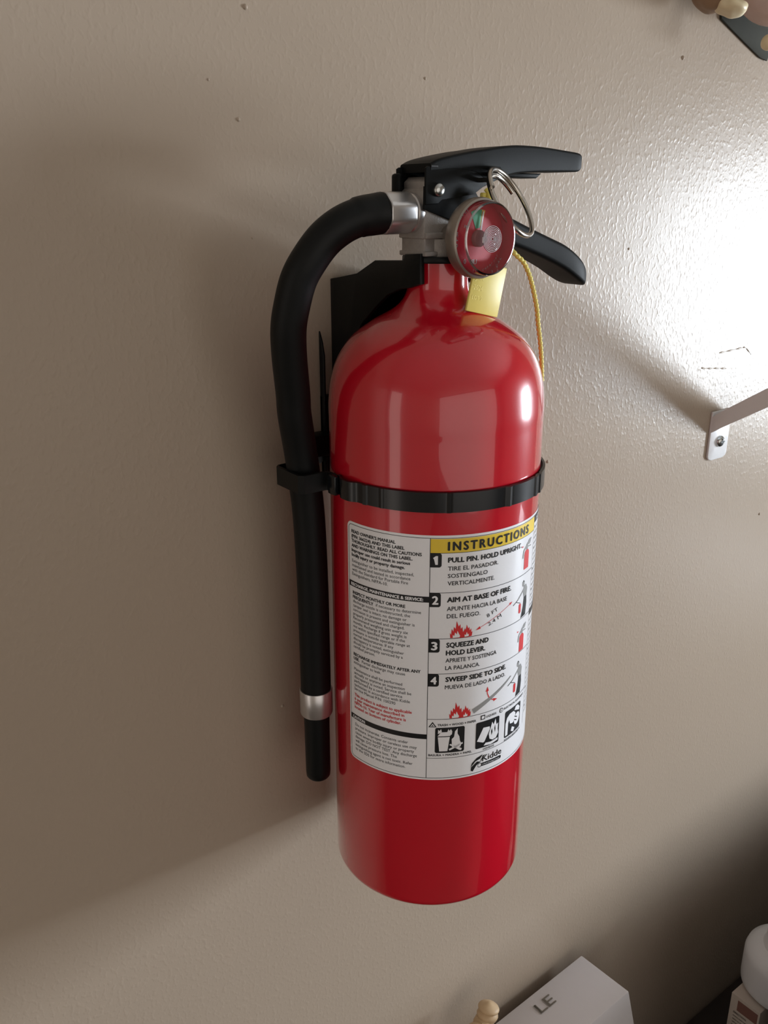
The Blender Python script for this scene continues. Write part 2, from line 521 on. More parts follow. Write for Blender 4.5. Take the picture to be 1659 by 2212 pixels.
tag(obj('ferrule', b, M['alu'], hose, 40), 'silver ferrule band near the nozzle')
b = lathe([(0, 1.2290), (0.0073, 1.2290), (0.0072, 1.2180), (0.0071, 1.1900), (0.0069, 1.1868), (0.0060, 1.1855), (0.0045, 1.1852), (0.0042, 1.1870), (0.0042, 1.195), (0, 1.195)], 40, (-0.0566, -0.036, 0))
obj('nozzle', b, M['black'], hose, 40)

# pressure gauge
GX, GZ = -0.0008, 1.4847
gauge = obj('pressure_gauge', lathe([(0, 0.0765 - 0.068 - 0.0), (0.0060, 0.0085), (0.0060, 0.0170), (0.0060, 0.0228), (0.0150, 0.0234), (0.0170, 0.0243), (0.0177, 0.0260), (0.0178, 0.0275), (0.0178, 0.0292), (0.0174, 0.0306), (0.0166, 0.0311), (0.0162, 0.0306), (0.0161, 0.0275), (0.0, 0.0275)][0:], 80, (GX, AY, GZ), 'y-'), M['bezel'], ext, 35)


def disc(r, y, x=GX, z=GZ, seg=64):
    return lathe([(r, 0), (0, 0)], seg, (x, y, z), 'y-')


dial = obj('dial', lathe([(0, -0.001), (0.0160, -0.001), (0.0160, 0.0), (0, 0.0)], 64, (GX, -0.0958, GZ), 'y-'), M['dial'], gauge, 30)


def sector(a0, a1, r0, r1, y):
    b = bmesh.new()
    n = 8
    A = [b.verts.new((GX + r0 * math.sin(R(a0 + (a1 - a0) * i / n)), y, GZ + r0 * math.cos(R(a0 + (a1 - a0) * i / n)))) for i in range(n + 1)]
    B = [b.verts.new((GX + r1 * math.sin(R(a0 + (a1 - a0) * i / n)), y, GZ + r1 * math.cos(R(a0 + (a1 - a0) * i / n)))) for i in range(n + 1)]
    for i in range(n): b.faces.new((A[i], B[i], B[i + 1], A[i + 1]))
    bmesh.ops.recalc_face_normals(b, faces=b.faces)
    return b


tag(obj('green_sector', sector(-24, 8, 0.0045, 0.0125, -0.09595), M['dial_green'], dial), 'green charged zone')
tag(obj('yellow_sector', sector(8, 18, 0.0055, 0.0125, -0.09595), M['dial_yellow'], dial), 'yellow zone')
b = prism_xz([(GX - 0.0006, GZ), (GX + 0.0006, GZ), (GX + 0.0022, GZ + 0.0115), (GX + 0.0017, GZ + 0.0117)], -0.0969, -0.0966)
obj('needle', b, M['ink_white'], dial)
obj('hub', lathe([(0, 0.0022), (0.0034, 0.0022), (0.0037, 0.0018), (0.0037, 0.0)], 40, (GX - 0.0005, -0.0958, GZ), 'y-'), M['hub'], dial, 40)
# clear domed lens: outer wall, rounded shoulder, front disc
lens = obj('lens', lathe([(0.0160, 0.0276), (0.0160, 0.0352), (0.0159, 0.0358), (0.0155, 0.0362), (0.0150, 0.0364), (0.0148, 0.0364), (0.0070, 0.0364), (0, 0.0364)], 96, (GX, AY, GZ), 'y-'), M['glass'], gauge, 60)
b = bmesh.new()
join(b, lathe([(0.0150, 0.0363), (0.0155, 0.0361), (0.0158, 0.0357), (0.0154, 0.0356), (0.0150, 0.0359)], 96, (GX, AY, GZ), 'y-', closed=True))
obj('lens_rim', b, M['rim_glass'], lens, 60)
pr = []
for k in range(7):
    r = 0.0058 - k * 0.00084
    pr += [(r, 0.0364), (r - 0.00024, 0.0370), (r - 0.00048, 0.0370), (r - 0.00070, 0.0365)]
pr = [p for p in pr if p[0] > 0] + [(0, 0.0367)]
obj('concentric_boss', lathe(pr, 72, (GX, AY, GZ), 'y-'), M['boss'], lens, 20)

# pull pin with split ring
pin = obj('pull_pin', tube([(0.0140, hz - 0.0200, 1.5100), (0.0140, hz + 0.016, 1.5100)], 0.0011, 12), M['steel'], ext, 60)
rc = Vector((0.0262, -0.0890, 1.4995))
ux = rt * 0.45 - up * 0.89             # long axis of the ring as seen
ux.normalize()
vx = (rt * 0.89 + up * 0.45).normalized()
nx = (-fw * 0.56 + vx * 0.83).normalized()
vv = nx.cross(ux).normalized()
ring = []
for k in range(97):
    a = 2 * math.pi * 1.36 * k / 96 + R(118)
    rad = 0.0154 + 0.0028 * (k / 96)
    ring.append(rc + (ux * math.cos(a) + vv * math.sin(a)) * rad + nx * (0.0024 * (k / 96 - 0.5)))
obj('split_ring', tube(ring, 0.00125, 12), M['steel'], pin, 60)

# ------------------------------------------------------------------ instruction label


def on_cyl(bm, layer, step=1.6):
    """bm holds (s, z) in mm on the xy plane; wraps it on the bottle. layer in mm above it"""
    if bm.verts:
        lo = min(v.co.x for v in bm.verts)
        hi = max(v.co.x for v in bm.verts)
        x = math.ceil(lo / step) * step
        while x < hi:
            bmesh.ops.bisect_plane(bm, geom=bm.verts[:] + bm.edges[:] + bm.faces[:], plane_co=(x, 0, 0), plane_no=(1, 0, 0))
            x += step
    for v in bm.verts:
        ph = v.co.x / (RB * 1000)
        rad = RB + (layer + v.co.z) / 1000
        v.co = Vector((AX + rad * math.sin(ph), AY - rad * math.cos(ph), 1.5 + v.co.y / 1000))
    return bm


_cv = bpy.data.curves.new('typeface', 'FONT')
_ob = bpy.data.objects.new('typeface', _cv)
COL.objects.link(_ob)
DG = bpy.context.evaluated_depsgraph_get()


def text_bm(s, size, bold=0.0, res=2, sp=1.0):
    _cv.space_character = sp
    _cv.body = s
    _cv.size = 1.0
    _cv.offset = bold
    _cv.resolution_u = res
    bpy.context.view_layer.update()
    dg = bpy.context.evaluated_depsgraph_get()
    me = _ob.evaluated_get(dg).to_mesh()
    b = bmesh.new()
    b.from_mesh(me)
    _ob.evaluated_get(dg).to_mesh_clear()
    bmesh.ops.remove_doubles(b, verts=b.verts, dist=1e-5)
    b.transform(Matrix.Scale(size, 4))
    return b


def width(b):
    xs = [v.co.x for v in b.verts]
    return (min(xs), max(xs)) if xs else (0, 0)


CAP = 0.729  # cap height of the built-in typeface at size 1


def text(dst, s, x, y, cap, w=None, bold=0.0, rot=0, xs=1.0, slant=0.0, res=2, sp=1.0):
    """left baseline at (x, y) mm, cap height mm, optional total width mm"""
    b = text_bm(s, cap / CAP, 0.0, res, sp)
    a, c = width(b)
    if 0 < bold < 0.006: bold = 0.006
    if bold:
        d = bold * cap * 4.0
        src = b.copy()
        for i, (dx, dy) in enumerate(((d, 0), (d / 2, d / 2), (d / 2, -d / 2), (-d / 2, 0))):
            t = src.copy()
            t.transform(Matrix.Translation((dx, dy, 0.010 * (i + 1))))
            join(b, t)
        src.free()
        c += d
    k = (w / (c - a)) if w else xs
    b.transform(Matrix.Translation((-a, 0, 0)))
    for v in b.verts: v.co.x = v.co.x * k + v.co.y * slant
    if rot: b.transform(Matrix.Rotation(R(rot), 4, 'Z'))
    b.transform(Matrix.Translation((x, y, 0)))
    join(dst, b)


def rrect(dst, x0, x1, y0, y1, r=0.0, corners='abcd', step=0.4):
    """rounded rectangle; corners a=top-left b=top-right c=bottom-right d=bottom-left"""
    b = bmesh.new()
    xs = [x0]
    if r:
        xs = [x0 + r * (1 - math.cos(R(15 * k))) for k in range(7)] + [x1 - r * (1 - math.cos(R(90 - 15 * k))) for k in range(7)]
    else: xs = [x0, x1]
    T, B = [], []
    for x in xs:
        d0 = x - x0
        d1 = x1 - x
        t, bo = y1, y0
        if r:
            if d0 < r:
                q = r - math.sqrt(max(0, r * r - (r - d0) ** 2))
                if 'a' in corners: t -= q
                if 'd' in corners: bo += q
            if d1 < r:
                q = r - math.sqrt(max(0, r * r - (r - d1) ** 2))
                if 'b' in corners: t -= q
                if 'c' in corners: bo += q
        T.append(b.verts.new((x, t, 0)))
        B.append(b.verts.new((x, bo, 0)))
    for i in range(len(xs) - 1): b.faces.new((B[i], B[i + 1], T[i + 1], T[i]))
    join(dst, b)


def frame(dst, x0, x1, y0, y1, r, t):
    """rounded outline of thickness t"""
    b = bmesh.new()
    O, I = [], []
    for cx, cy, a0 in ((x1 - r, y1 - r, 0), (x0 + r, y1 - r, 90), (x0 + r, y0 + r, 180), (x1 - r, y0 + r, 270)):
        for k in range(7):
            a = R(a0 + 15 * k)
            O.append(b.verts.new((cx + r * math.cos(a), cy + r * math.sin(a), 0)))
            I.append(b.verts.new((cx + (r - t) * math.cos(a), cy + (r - t) * math.sin(a), 0)))
    n = len(O)
    for i in range(n):
        j = (i + 1) % n
        b.faces.new((I[i], O[i], O[j], I[j]))
    join(dst, b)


def poly(dst, pts):
    b = bmesh.new()
    vs = [b.verts.new((x, y, 0)) for x, y in pts]
    f = b.faces.new(vs)
    bmesh.ops.triangulate(b, faces=[f])
    for f in b.faces:
        if f.normal.z < 0: f.normal_flip()
    join(dst, b)


def line(dst, x0, y0, x1, y1, t):
    d = Vector((x1 - x0, y1 - y0)).normalized() * t / 2
    poly(dst, [(x0 - d.y, y0 + d.x), (x0 + d.y, y0 - d.x), (x1 + d.y, y1 - d.x), (x1 - d.y, y1 + d.x)])


def ell(dst, cx, cy, rx, ry, rot=0, n=16):
    c, s = math.cos(R(rot)), math.sin(R(rot))
    poly(dst, [(cx + rx * math.cos(2 * math.pi * k / n) * c - ry * math.sin(2 * math.pi * k / n) * s,
                cy + rx * math.cos(2 * math.pi * k / n) * s + ry * math.sin(2 * math.pi * k / n) * c) for k in range(n)])


B0, B1, RD, YL, WT, GY = (bmesh.new() for _ in range(6))   # black, black over yellow, red, yellow, white on black, grey
LX0, LX1, LZ0, LZ1 = -86.9, 78.0, -283.9, -147.6
base = bmesh.new()
rrect(base, LX0, LX1, LZ0, LZ1, 3.2)
label_o = obj('instruction_label', on_cyl(base, 0.10), M['paper'], ext, 40)
frame(B0, LX0 + 1.1, LX1 - 1.1, LZ0 + 1.1, LZ1 - 1.25, 2.3, 0.25)
D1, D2 = -39.6, 27.0
line(B0, D1, LZ0 + 1.1, D1, LZ1 - 1.3, 0.28)
line(B0, D2, LZ0 + 14, D2, LZ1 - 1.3, 0.2)

# left column
RW = 27.0 / width(text_bm("READ OWNER'S MANUAL", 1.75 / CAP, 0.0))[1]


def col(lines, x, z, pitch, cap, bold, dst=None, k=1.0):
    for i, s in enumerate(lines):
        text(dst if dst is not None else B0, s, x, z - i * pitch, cap, None, bold, xs=RW * k)


col(["READ OWNER'S MANUAL", "(P/N: 366224) AND THIS LABEL", "THOROUGHLY. READ ALL CAUTIONS", "AND WARNINGS ON THIS LABEL.", "Improper use could result in serious", "bodily injury or property damage."], -83.4, -153.3, 2.48, 1.75, 0.014)
col(["Extinguisher to be installed, inspected,", "maintained and tested in accordance", "with the Standard for Portable Fire", "Extinguishers, NFPA-10."], -83.2, -168.9, 2.35, 1.75, 0.0)
rrect(B0, LX0 + 1.2, D1, -182.3, -179.2)
text(WT, "RECHARGE, MAINTENANCE & SERVICE:", -84.0, -181.6, 1.7, 41.5, 0.022)
col(["INSPECT MONTHLY OR MORE"], -82.9, -186.2, 2.3, 1.75, 0.014)
text(B0, "FREQUENTLY", -82.9, -188.6, 1.75, None, 0.014, xs=RW)
text(B0, "if necessary to determine", -67.3, -188.6, 1.75, None, 0.0, xs=RW)
col(["discharge nozzle is unobstructed, the", "tamper seal is intact, no damage or", "corrosion is present and extinguisher is", "properly pressurized and charged.", "Recommend weighing unit every six", "months. Recharge if gross weight is",
     "not within specified range or if the", "pressure is outside operable range at", "normal temperatures. If any", "discrepancy is noted, extinguisher", "should be promptly serviced by a", "certified person."], -82.8, -190.95, 2.33, 1.7, 0.0)
col(["RECHARGE IMMEDIATELY AFTER ANY"], -82.8, -221.1, 2.3, 1.75, 0.014)
text(B0, "USE.", -82.8, -223.5, 1.75, None, 0.014, xs=RW)
text(B0, "Partial discharge may cause", -76.6, -223.5, 1.75, None, 0.0, xs=RW)
col(["extinguisher to leak."], -82.8, -225.8, 2.3, 1.7, 0.0)
col(["Maintenance shall be performed", "annually or anytime an inspection", "discrepancy is noted. Service shall be", "performed by a certified service", "technician in accordance with Kidde", "Service Manual P/N: 100290"], -82.6, -229.6, 2.35, 1.75, 0.0)
col(["This product is subject to applicable", "6 year maintenance described in", "NFPA-10. Year of manufacture is", "located on bottom of cylinder."], -82.5, -245.0, 2.45, 1.8, 0.010, RD)
rrect(B0, LX0 + 1.2, D1, -259.2, -256.4)
text(WT, "CAUTION:", -84.0, -258.6, 1.6, 9.5, 0.018)
col(["Do not incinerate. Contents under", "pressure. Improper or careless use may", "cause severe bodily injury or property", "damage. DO NOT TEST. Any discharge", "will cause pressure loss. The", "extinguishing agent is not toxic. Refer", "to the SDS for more information."], -82.2, -263.0, 2.5, 1.75, 0.0)

# middle column
rrect(YL, D1, D2, -156.4, -149.3)
line(B0, D1, -156.5, D2, -156.5, 0.25)
text(B1, "INSTRUCTIONS", -31.2, -155.1, 4.5, 50.0, 0.022, res=3, sp=1.32)


def num(n, top, bot):
    rrect(B0, D1, -34.1, bot, top, 1.2, 'bc')
    h = (top - bot) * 0.60
    if n == '1':
        poly(WT, [(-37.1, -162.4), (-35.9, -162.4), (-35.9, -157.9), (-36.9, -157.9), (-38.2, -158.9), (-37.7, -159.8), (-37.1, -159.4)])
        return
    text(WT, n, -38.2, bot + (top - bot) * 0.2, h, 3.0 if n != '1' else 1.5, 0.02 if n != '1' else 0.012, res=3)


num('1', -156.5, -163.8)
text(B0, "PULL PIN. HOLD UPRIGHT.", -31.0, -161.3, 2.6, 43.4, 0.022)
text(B0, "TIRE EL PASADOR.", -31.0, -165.5, 2.2, 26.5, 0.003)
text(B0, "SOSTENGALO", -31.0, -169.3, 2.2, 20.4, 0.003)
text(B0, "VERTICALMENTE.", -31.0, -173.2, 2.2, 24.6, 0.003)
line(B0, D1, -177.1, D2, -177.1, 0.25)
num('2', -177.1, -184.6)
text(B0, "AIM AT BASE OF FIRE.", -31.0, -182.1, 2.7, 36.4, 0.022)
text(B0, "APUNTE HACIA LA BASE", -31.0, -186.7, 2.3, 33.5, 0.003)
text(B0, "DEL FUEGO.", -31.0, -190.7, 2.3, 17.2, 0.003)
text(B0, "8 FT", -9.6, -193.2, 2.1, 7.0, 0.0, rot=22)
text(B0, "2.4 M", -8.6, -198.0, 2.1, 8.6, 0.0, rot=22)
line(RD, -15.2, -198.4, 6.2, -189.2, 0.22)
poly(RD, [(-16.0, -198.8), (-13.2, -198.3), (-13.8, -196.9)])
poly(RD, [(7.0, -188.9), (4.6, -189.0), (5.1, -190.4)])
line(B0, D1, -201.8, D2, -201.8, 0.25)
num('3', -201.8, -209.3)
text(B0, "SQUEEZE AND", -30.8, -206.6, 2.7, 22.5, 0.022)
text(B0, "HOLD LEVER.", -30.9, -210.9, 2.7, 20.8, 0.022)
text(B0, "APRIETE Y SOSTENGA", -31.0, -214.9, 2.3, 28.0, 0.003)
text(B0, "LA PALANCA.", -31.1, -219.1, 2.3, 18.2, 0.003)
line(B0, D1, -221.3, D2, -221.3, 0.25)
num('4', -221.3, -228.4)
text(B0, "SWEEP SIDE TO SIDE.", -30.8, -225.8, 2.7, 35.2, 0.022)
text(B0, "MUEVA DE LADO A LADO.", -31.0, -230.0, 2.3, 35.0, 0.003)
line(B0, D1, -247.4, D2, -247.4, 0.25)


def flames(x, z, k=1.0):
    out = [(0, 0.2), (-0.3, 3.0), (0.4, 2.0), (0.6, 5.2), (1.5, 3.6), (1.7, 6.2), (2.6, 5.0), (3.0, 9.3), (4.1, 6.2), (4.9, 7.4), (5.2, 4.8), (6.0, 5.8), (6.3, 3.0), (6.9, 3.8),
           (7.2, 5.0), (7.7, 4.0), (8.2, 6.8), (9.0, 4.6), (9.6, 5.4), (9.8, 3.4), (10.6, 4.4), (10.7, 2.4), (11.3, 2.8), (11.0, 0.3), (8.6, 0), (5.6, 0)]
    poly(RD, [(x + a * k, z + b * k) for a, b in out])
    for pts in ([(1.2, 0.3), (1.2, 1.8), (2.0, 1.3), (2.3, 3.2), (3.2, 2.0), (3.5, 4.0), (4.3, 2.2), (4.9, 1.2), (4.6, 0.3)],
                [(7.2, 0.3), (7.2, 1.6), (7.9, 1.2), (8.3, 2.9), (8.8, 1.4), (9.4, 1.8), (9.3, 0.4)]):
        poly(WT, [(x + a * k, z + b * k) for a, b in pts])


flames(-29.0, -201.7, 1.0)
flames(-28.2, -247.3, 1.0)


def small_ext(x, z, k=1.0):
    rrect(RD, x - 2.6 * k, x + 2.6 * k, z, z + 10.5 * k, 2.5 * k, 'ab')
    rrect(B0, x - 2.6 * k, x + 2.6 * k, z + 1.8 * k, z + 2.8 * k)
    ell(YL, x + 0.6 * k, z + 6.5 * k, 0.8 * k, 1.0 * k)
    rrect(GY, x - 0.9 * k, x + 0.9 * k, z + 10.4 * k, z + 13.4 * k)
    line(GY, x - 0.8 * k, z + 13.0 * k, x + 5.0 * k, z + 15.2 * k, 0.9 * k)
    line(GY, x - 0.8 * k, z + 12.0 * k, x + 5.0 * k, z + 11.2 * k, 0.6 * k)
    ell(GY, x + 2.6 * k, z + 14.0 * k, 1.9 * k, 1.3 * k, 20)
    line(GY, x - 0.9 * k, z + 12.4 * k, x - 3.4 * k, z + 10.6 * k, 0.9 * k)
    line(GY, x - 3.4 * k, z + 10.6 * k, x - 4.0 * k, z + 6.6 * k, 1.0 * k)
    poly(RD, [(x - 5.6 * k, z + 13.6 * k), (x - 3.6 * k, z + 13.0 * k), (x - 5.4 * k, z + 12.6 * k)])


small_ext(18.5, -174.6, 1.0)
small_ext(18.0, -220.9, 0.95)


def man(x, z, k=1.0):
    poly(B0, [(x - 1.6 * k, z), (x - 0.2 * k, z + 0.2 * k), (x + 1.5 * k, z + 7.0 * k), (x + 1.9 * k, z + 7.0 * k), (x + 2.4 * k, z + 0.4 * k), (x + 3.6 * k, z + 0.4 * k), (x + 4.4 * k, z + 7.0 * k), (x + 3.9 * k, z + 11.2 * k), (x + 0.9 * k, z + 11.0 * k), (x + 0.3 * k, z + 6.0 * k)])
    poly(GY, [(x + 0.9 * k, z + 11.0 * k), (x + 3.9 * k, z + 11.2 * k), (x + 4.4 * k, z + 15.0 * k), (x + 2.8 * k, z + 17.6 * k), (x + 0.6 * k, z + 17.2 * k), (x - 0.6 * k, z + 14.4 * k), (x + 0.2 * k, z + 12.6 * k)])
    ell(GY, x - 0.3 * k, z + 18.4 * k, 1.1 * k, 1.4 * k)
    poly(B0, [(x - 1.5 * k, z + 19.2 * k), (x - 0.2 * k, z + 20.6 * k), (x + 0.9 * k, z + 19.4 * k), (x + 0.7 * k, z + 18.2 * k), (x - 0.2 * k, z + 18.9 * k)])
    line(GY, x + 0.4 * k, z + 15.6 * k, x - 5.2 * k, z + 11.4 * k, 0.8 * k)
    line(B0, x - 5.2 * k, z + 11.4 * k, x - 9.0 * k, z + 9.6 * k, 0.45 * k)
    line(B0, x - 6.6 * k, z + 10.6 * k, x - 2.6 * k, z + 8.9 * k, 0.35 * k)
    rrect(RD, x - 4.0 * k, x - 1.9 * k, z + 3.4 * k, z + 8.6 * k, 0.8 * k)


man(17.0, -201.4, 1.02)
man(16.0, -247.0, 1.02)
poly(GY, [(-16.4, -243.6), (-15.2, -246.2), (4.0, -235.6), (9.4, -232.2), (8.8, -231.7), (2.0, -235.4)])
for t in (0.2, 0.42, 0.64, 0.84): line(B0, -16.4 + 1.2 * t, -243.6 - 2.6 * t, 8.0, -232.3, 0.09)
for pts in ([(-7.8, -233.8), (-7.6, -236.4), (-6.6, -238.8), (-5.0, -240.6), (-2.9, -241.4)],):
    for a, b_ in zip(pts, pts[1:]): line(RD, *a, *b_, 0.5)
poly(RD, [(-8.7, -235.2), (-6.8, -235.0), (-7.6, -232.4)])
poly(RD, [(-3.6, -240.4), (-3.4, -242.3), (-1.0, -241.4)])

# fire classes row
poly(B0, [(-38.9, -252.0), (-34.7, -252.0), (-36.8, -248.9)])
poly(WT, [(-38.0, -251.6), (-35.6, -251.6), (-36.8, -249.8)])
text(B1, "A", -37.35, -251.5, 1.0, 1.1, 0.02)
text(B0, "TRASH + WOOD + PAPER", -34.3, -251.4, 1.3, 20.6, 0.012)
rrect(B0, -11.0, -8.4, -251.2, -248.6)
rrect(WT, -10.5, -8.9, -250.7, -249.1)
text(B0, "LIQUIDS", -7.6, -250.7, 1.3, 6.6, 0.008)
ell(B0, 2.6, -249.9, 1.4, 1.4, n=20)
ell(WT, 2.6, -249.9, 1.0, 1.0, n=20)
text(B1, "C", 2.05, -250.4, 1.0, 1.1, 0.01)
text(B0, "ELECTRICAL EQUIPMENT", 4.8, -250.5, 1.2, 20.0, 0.008)
text(B0, "BASURA + MADERA + PAPEL", -38.6, -269.3, 1.25, 23.0, 0.010)
text(B0, "LIQUIDOS", -8.8, -269.9, 1.25, 7.2, 0.008)
text(B0, "EQUIPO ELECTRICO", 6.2, -270.4, 1.1, 16.0, 0.006)
rrect(B0, -35.4, -20.0, -267.4, -252.4, 1.0)
rrect(B0, -13.6, 1.4, -268.2, -252.4, 1.0)
rrect(B0, 5.9, 21.6, -268.6, -252.6, 1.0)
# bin and bonfire
poly(WT, [(-34.0, -257.9), (-27.8, -257.9), (-28.9, -266.4), (-33.1, -266.4)])
poly(WT, [(-34.2, -257.4), (-27.4, -257.4), (-29.2, -255.0), (-32.4, -255.0)])
poly(WT, [(-34.0, -256.0), (-33.9, -253.4), (-33.2, -254.2), (-32.4, -253.1), (-32.0, -254.6), (-32.8, -255.4)])
poly(WT, [(-29.4, -255.6), (-28.6, -253.2), (-28.1, -254.4), (-27.3, -253.4), (-26.6, -254.8), (-26.8, -256.6), (-27.6, -257.0)])
poly(WT, [(-26.6, -264.0), (-26.8, -259.4), (-25.6, -258.2), (-25.2, -255.0), (-23.8, -253.2), (-23.8, -256.4), (-22.8, -258.2), (-22.4, -260.8), (-21.6, -262.6), (-22.0, -264.4), (-24.0, -265.2)])
poly(WT, [(-28.0, -262.8), (-27.4, -262.2), (-21.2, -265.6), (-21.6, -266.6), (-22.6, -266.4)])
poly(WT, [(-28.2, -265.2), (-27.8, -266.2), (-20.8, -262.8), (-21.0, -261.8), (-21.8, -262.2)])
# fuel can pouring on fire
poly(WT, [(-12.8, -263.6), (-9.2, -256.2), (-5.2, -256.6), (-5.0, -258.2), (-8.2, -264.8), (-9.0, -265.2)])
poly(WT, [(-4.6, -258.0), (-3.6, -254.4), (-2.6, -256.4), (-1.4, -253.2), (-0.6, -257.0), (0.6, -256.4), (0.4, -260.0), (0.9, -262.4), (-0.6, -265.0), (-3.0, -265.4), (-5.0, -264.2), (-5.6, -261.2)])
poly(WT, [(-8.6, -267.2), (-7.4, -265.8), (-4.4, -266.2), (0.8, -265.4), (0.6, -266.8), (-4.0, -267.8)])
poly(B1, [(-4.2, -259.8), (-3.6, -258.2), (-3.2, -260.6), (-3.8, -262.4)])
poly(B1, [(-2.0, -258.8), (-1.6, -256.8), (-1.2, -259.4), (-1.5, -261.4)])
# plug and outlet
poly(WT, [(6.6, -267.6), (6.5, -260.0), (7.6, -256.8), (10.0, -255.2), (13.6, -255.2), (15.6, -257.0), (15.6, -260.6), (13.4, -262.2), (10.6, -261.6), (9.6, -258.8), (8.8, -260.6), (8.6, -267.4)])
ell(WT, 17.6, -261.4, 3.0, 3.6, -20, 20)
poly(WT, [(14.4, -255.2), (15.8, -253.2), (18.2, -253.4), (20.4, -255.6), (19.8, -257.4), (17.6, -256.4)])
poly(WT, [(11.6, -266.6), (12.6, -264.2), (15.4, -266.0), (14.2, -268.0)])
line(B1, 14.8, -259.0, 17.6, -260.6, 0.6)
line(B1, 14.6, -261.0, 17.2, -262.4, 0.6)
# bottom line and maker's mark
line(B0, D1, -270.6, 20.0, -270.6, 0.22)
poly(B0, [(-15.9, -278.6), (-15.2, -276.2), (-12.4, -273.6), (-8.8, -272.4), (-10.4, -274.6), (-13.2, -275.6)])
poly(B0, [(-15.8, -280.6), (-15.6, -278.6), (-12.2, -275.9), (-10.0, -276.6), (-12.6, -278.2), (-14.6, -281.4)])
poly(B0, [(-9.6, -275.0), (-8.0, -273.0), (-7.4, -273.0), (-10.6, -277.4)])
text(B0, "Kidde", -9.0, -276.7, 3.7, 13.2, 0.004, res=4)
frame(B0, -11.8, -9.2, -279.9, -277.3, 1.25, 0.3)
rrect(B0, -9.4, 4.0, -279.6, -277.6, 0.9, 'bc')
text(WT, "A World Technologies Company", -8.8, -279.0, 0.9, 11.4, 0.0)

# right column, seen edge-on: fine print
rrect(B0, D2 + 0.2, LX1 - 1.3, -152.8, -149.3)
text(WT, "HOME OFFICE GARAGE", D2 + 4, -152.0, 2.0, 34)
for i in range(38):
    z = -156.2 - i * 2.9
    if i in (16, 17): continue
    text(B0, ["Remove from bracket, hold upright and", "pull pin. Stand back eight feet and aim", "at base of fire, then squeeze lever and", "sweep from side to side. Keep nozzle"][i % 4], D2 + 1.2, z, 1.6, 46 - (i * 7) % 9, 0.0)
rrect(B0, D2 + 0.2, LX1 - 1.3, -204.6, -201.0)

for nm, bm_, m_, ly in (('yellow_banner', YL, M['ink_yellow'], 0.16), ('black_print', B0, M['ink'], 0.20), ('red_print', RD, M['ink_red'], 0.20),
                        ('grey_print', GY, M['ink_grey'], 0.22), ('white_print', WT, M['ink_white'], 0.26), ('black_lettering', B1, M['ink'], 0.31)):
    o = obj(nm, on_cyl(bm_, ly), m_, label_o)
    o['kind'] = 'stuff'


def flat_text(s, cap, pos, w=None, bold=0.0, rot=0.0, mirror=False, res=3):
    """text standing in the xz plane facing -y; sizes in mm"""
    b = bmesh.new()
    text(b, s, 0, 0, cap, w, bold, rot, res=res)
    if mirror:
        c = sum(width(b))
        for v in b.verts: v.co.x = c - v.co.x
        bmesh.ops.reverse_faces(b, faces=b.faces)
    for v in b.verts: v.co = Vector((pos[0] + v.co.x / 1000, pos[1], pos[2] + v.co.y / 1000))
    return b


bm = flat_text("0 PSI", 1.7, (GX - 0.0128, -0.09605, GZ - 0.0035), 6.4, 0.01, 90)
join(bm, flat_text("0", 2.2, (GX - 0.0088, -0.09605, GZ - 0.0108), None, 0.01))
join(bm, flat_text("R", 2.2, (GX - 0.0044, -0.09605, GZ - 0.0112), None, 0.01, mirror=True))
join(bm, flat_text("U", 2.2, (GX - 0.0025, -0.09605, GZ - 0.0112), None, 0.01))
join(bm, flat_text("195", 1.5, (GX - 0.0092, -0.09605, GZ + 0.0048), None, 0.005, -20))
for i, ch in enumerate("RECHARGE"): join(bm, flat_text(ch, 1.15, (GX + 0.0142 * math.sin(R(-80 + i * 7)), -0.09605, GZ + 0.0142 * math.cos(R(-80 + i * 7)) - 0.0006), None, 0.006, 80 - i * 7))
for i, ch in enumerate("DRY CHEMICAL"): join(bm, flat_text(ch if ch != ' ' else '.', 0.95, (GX + 0.0146 * math.sin(R(-168 - i * 6.2)) , -0.09605, GZ + 0.0146 * math.cos(R(-168 - i * 6.2))), None, 0.004, 12 + i * 6.2 if False else -12 + 0))
obj('dial_print', bm, M['ink_white'], dial)

b = bmesh.new()
for k in range(8):
    r0 = 0.0056 - k * 0.00068
    join(b, lathe([(r0 + 0.00010 * math.cos(R(60 * q)), 0.0370 + 0.00010 * math.sin(R(60 * q))) for q in range(6)], 48, (GX, AY, GZ), 'y-', closed=True))
tag(obj('boss_rings', b, M['steel_light'], lens, 60), kind='stuff')

# the gauge is screwed in slightly turned to the right
pv = Vector((GX, -0.0765, GZ)) - ext.location
gauge.matrix_local = Matrix.Translation(pv) @ Matrix.Rotation(R(1.5), 4, 'Z') @ Matrix.Translation(-pv)

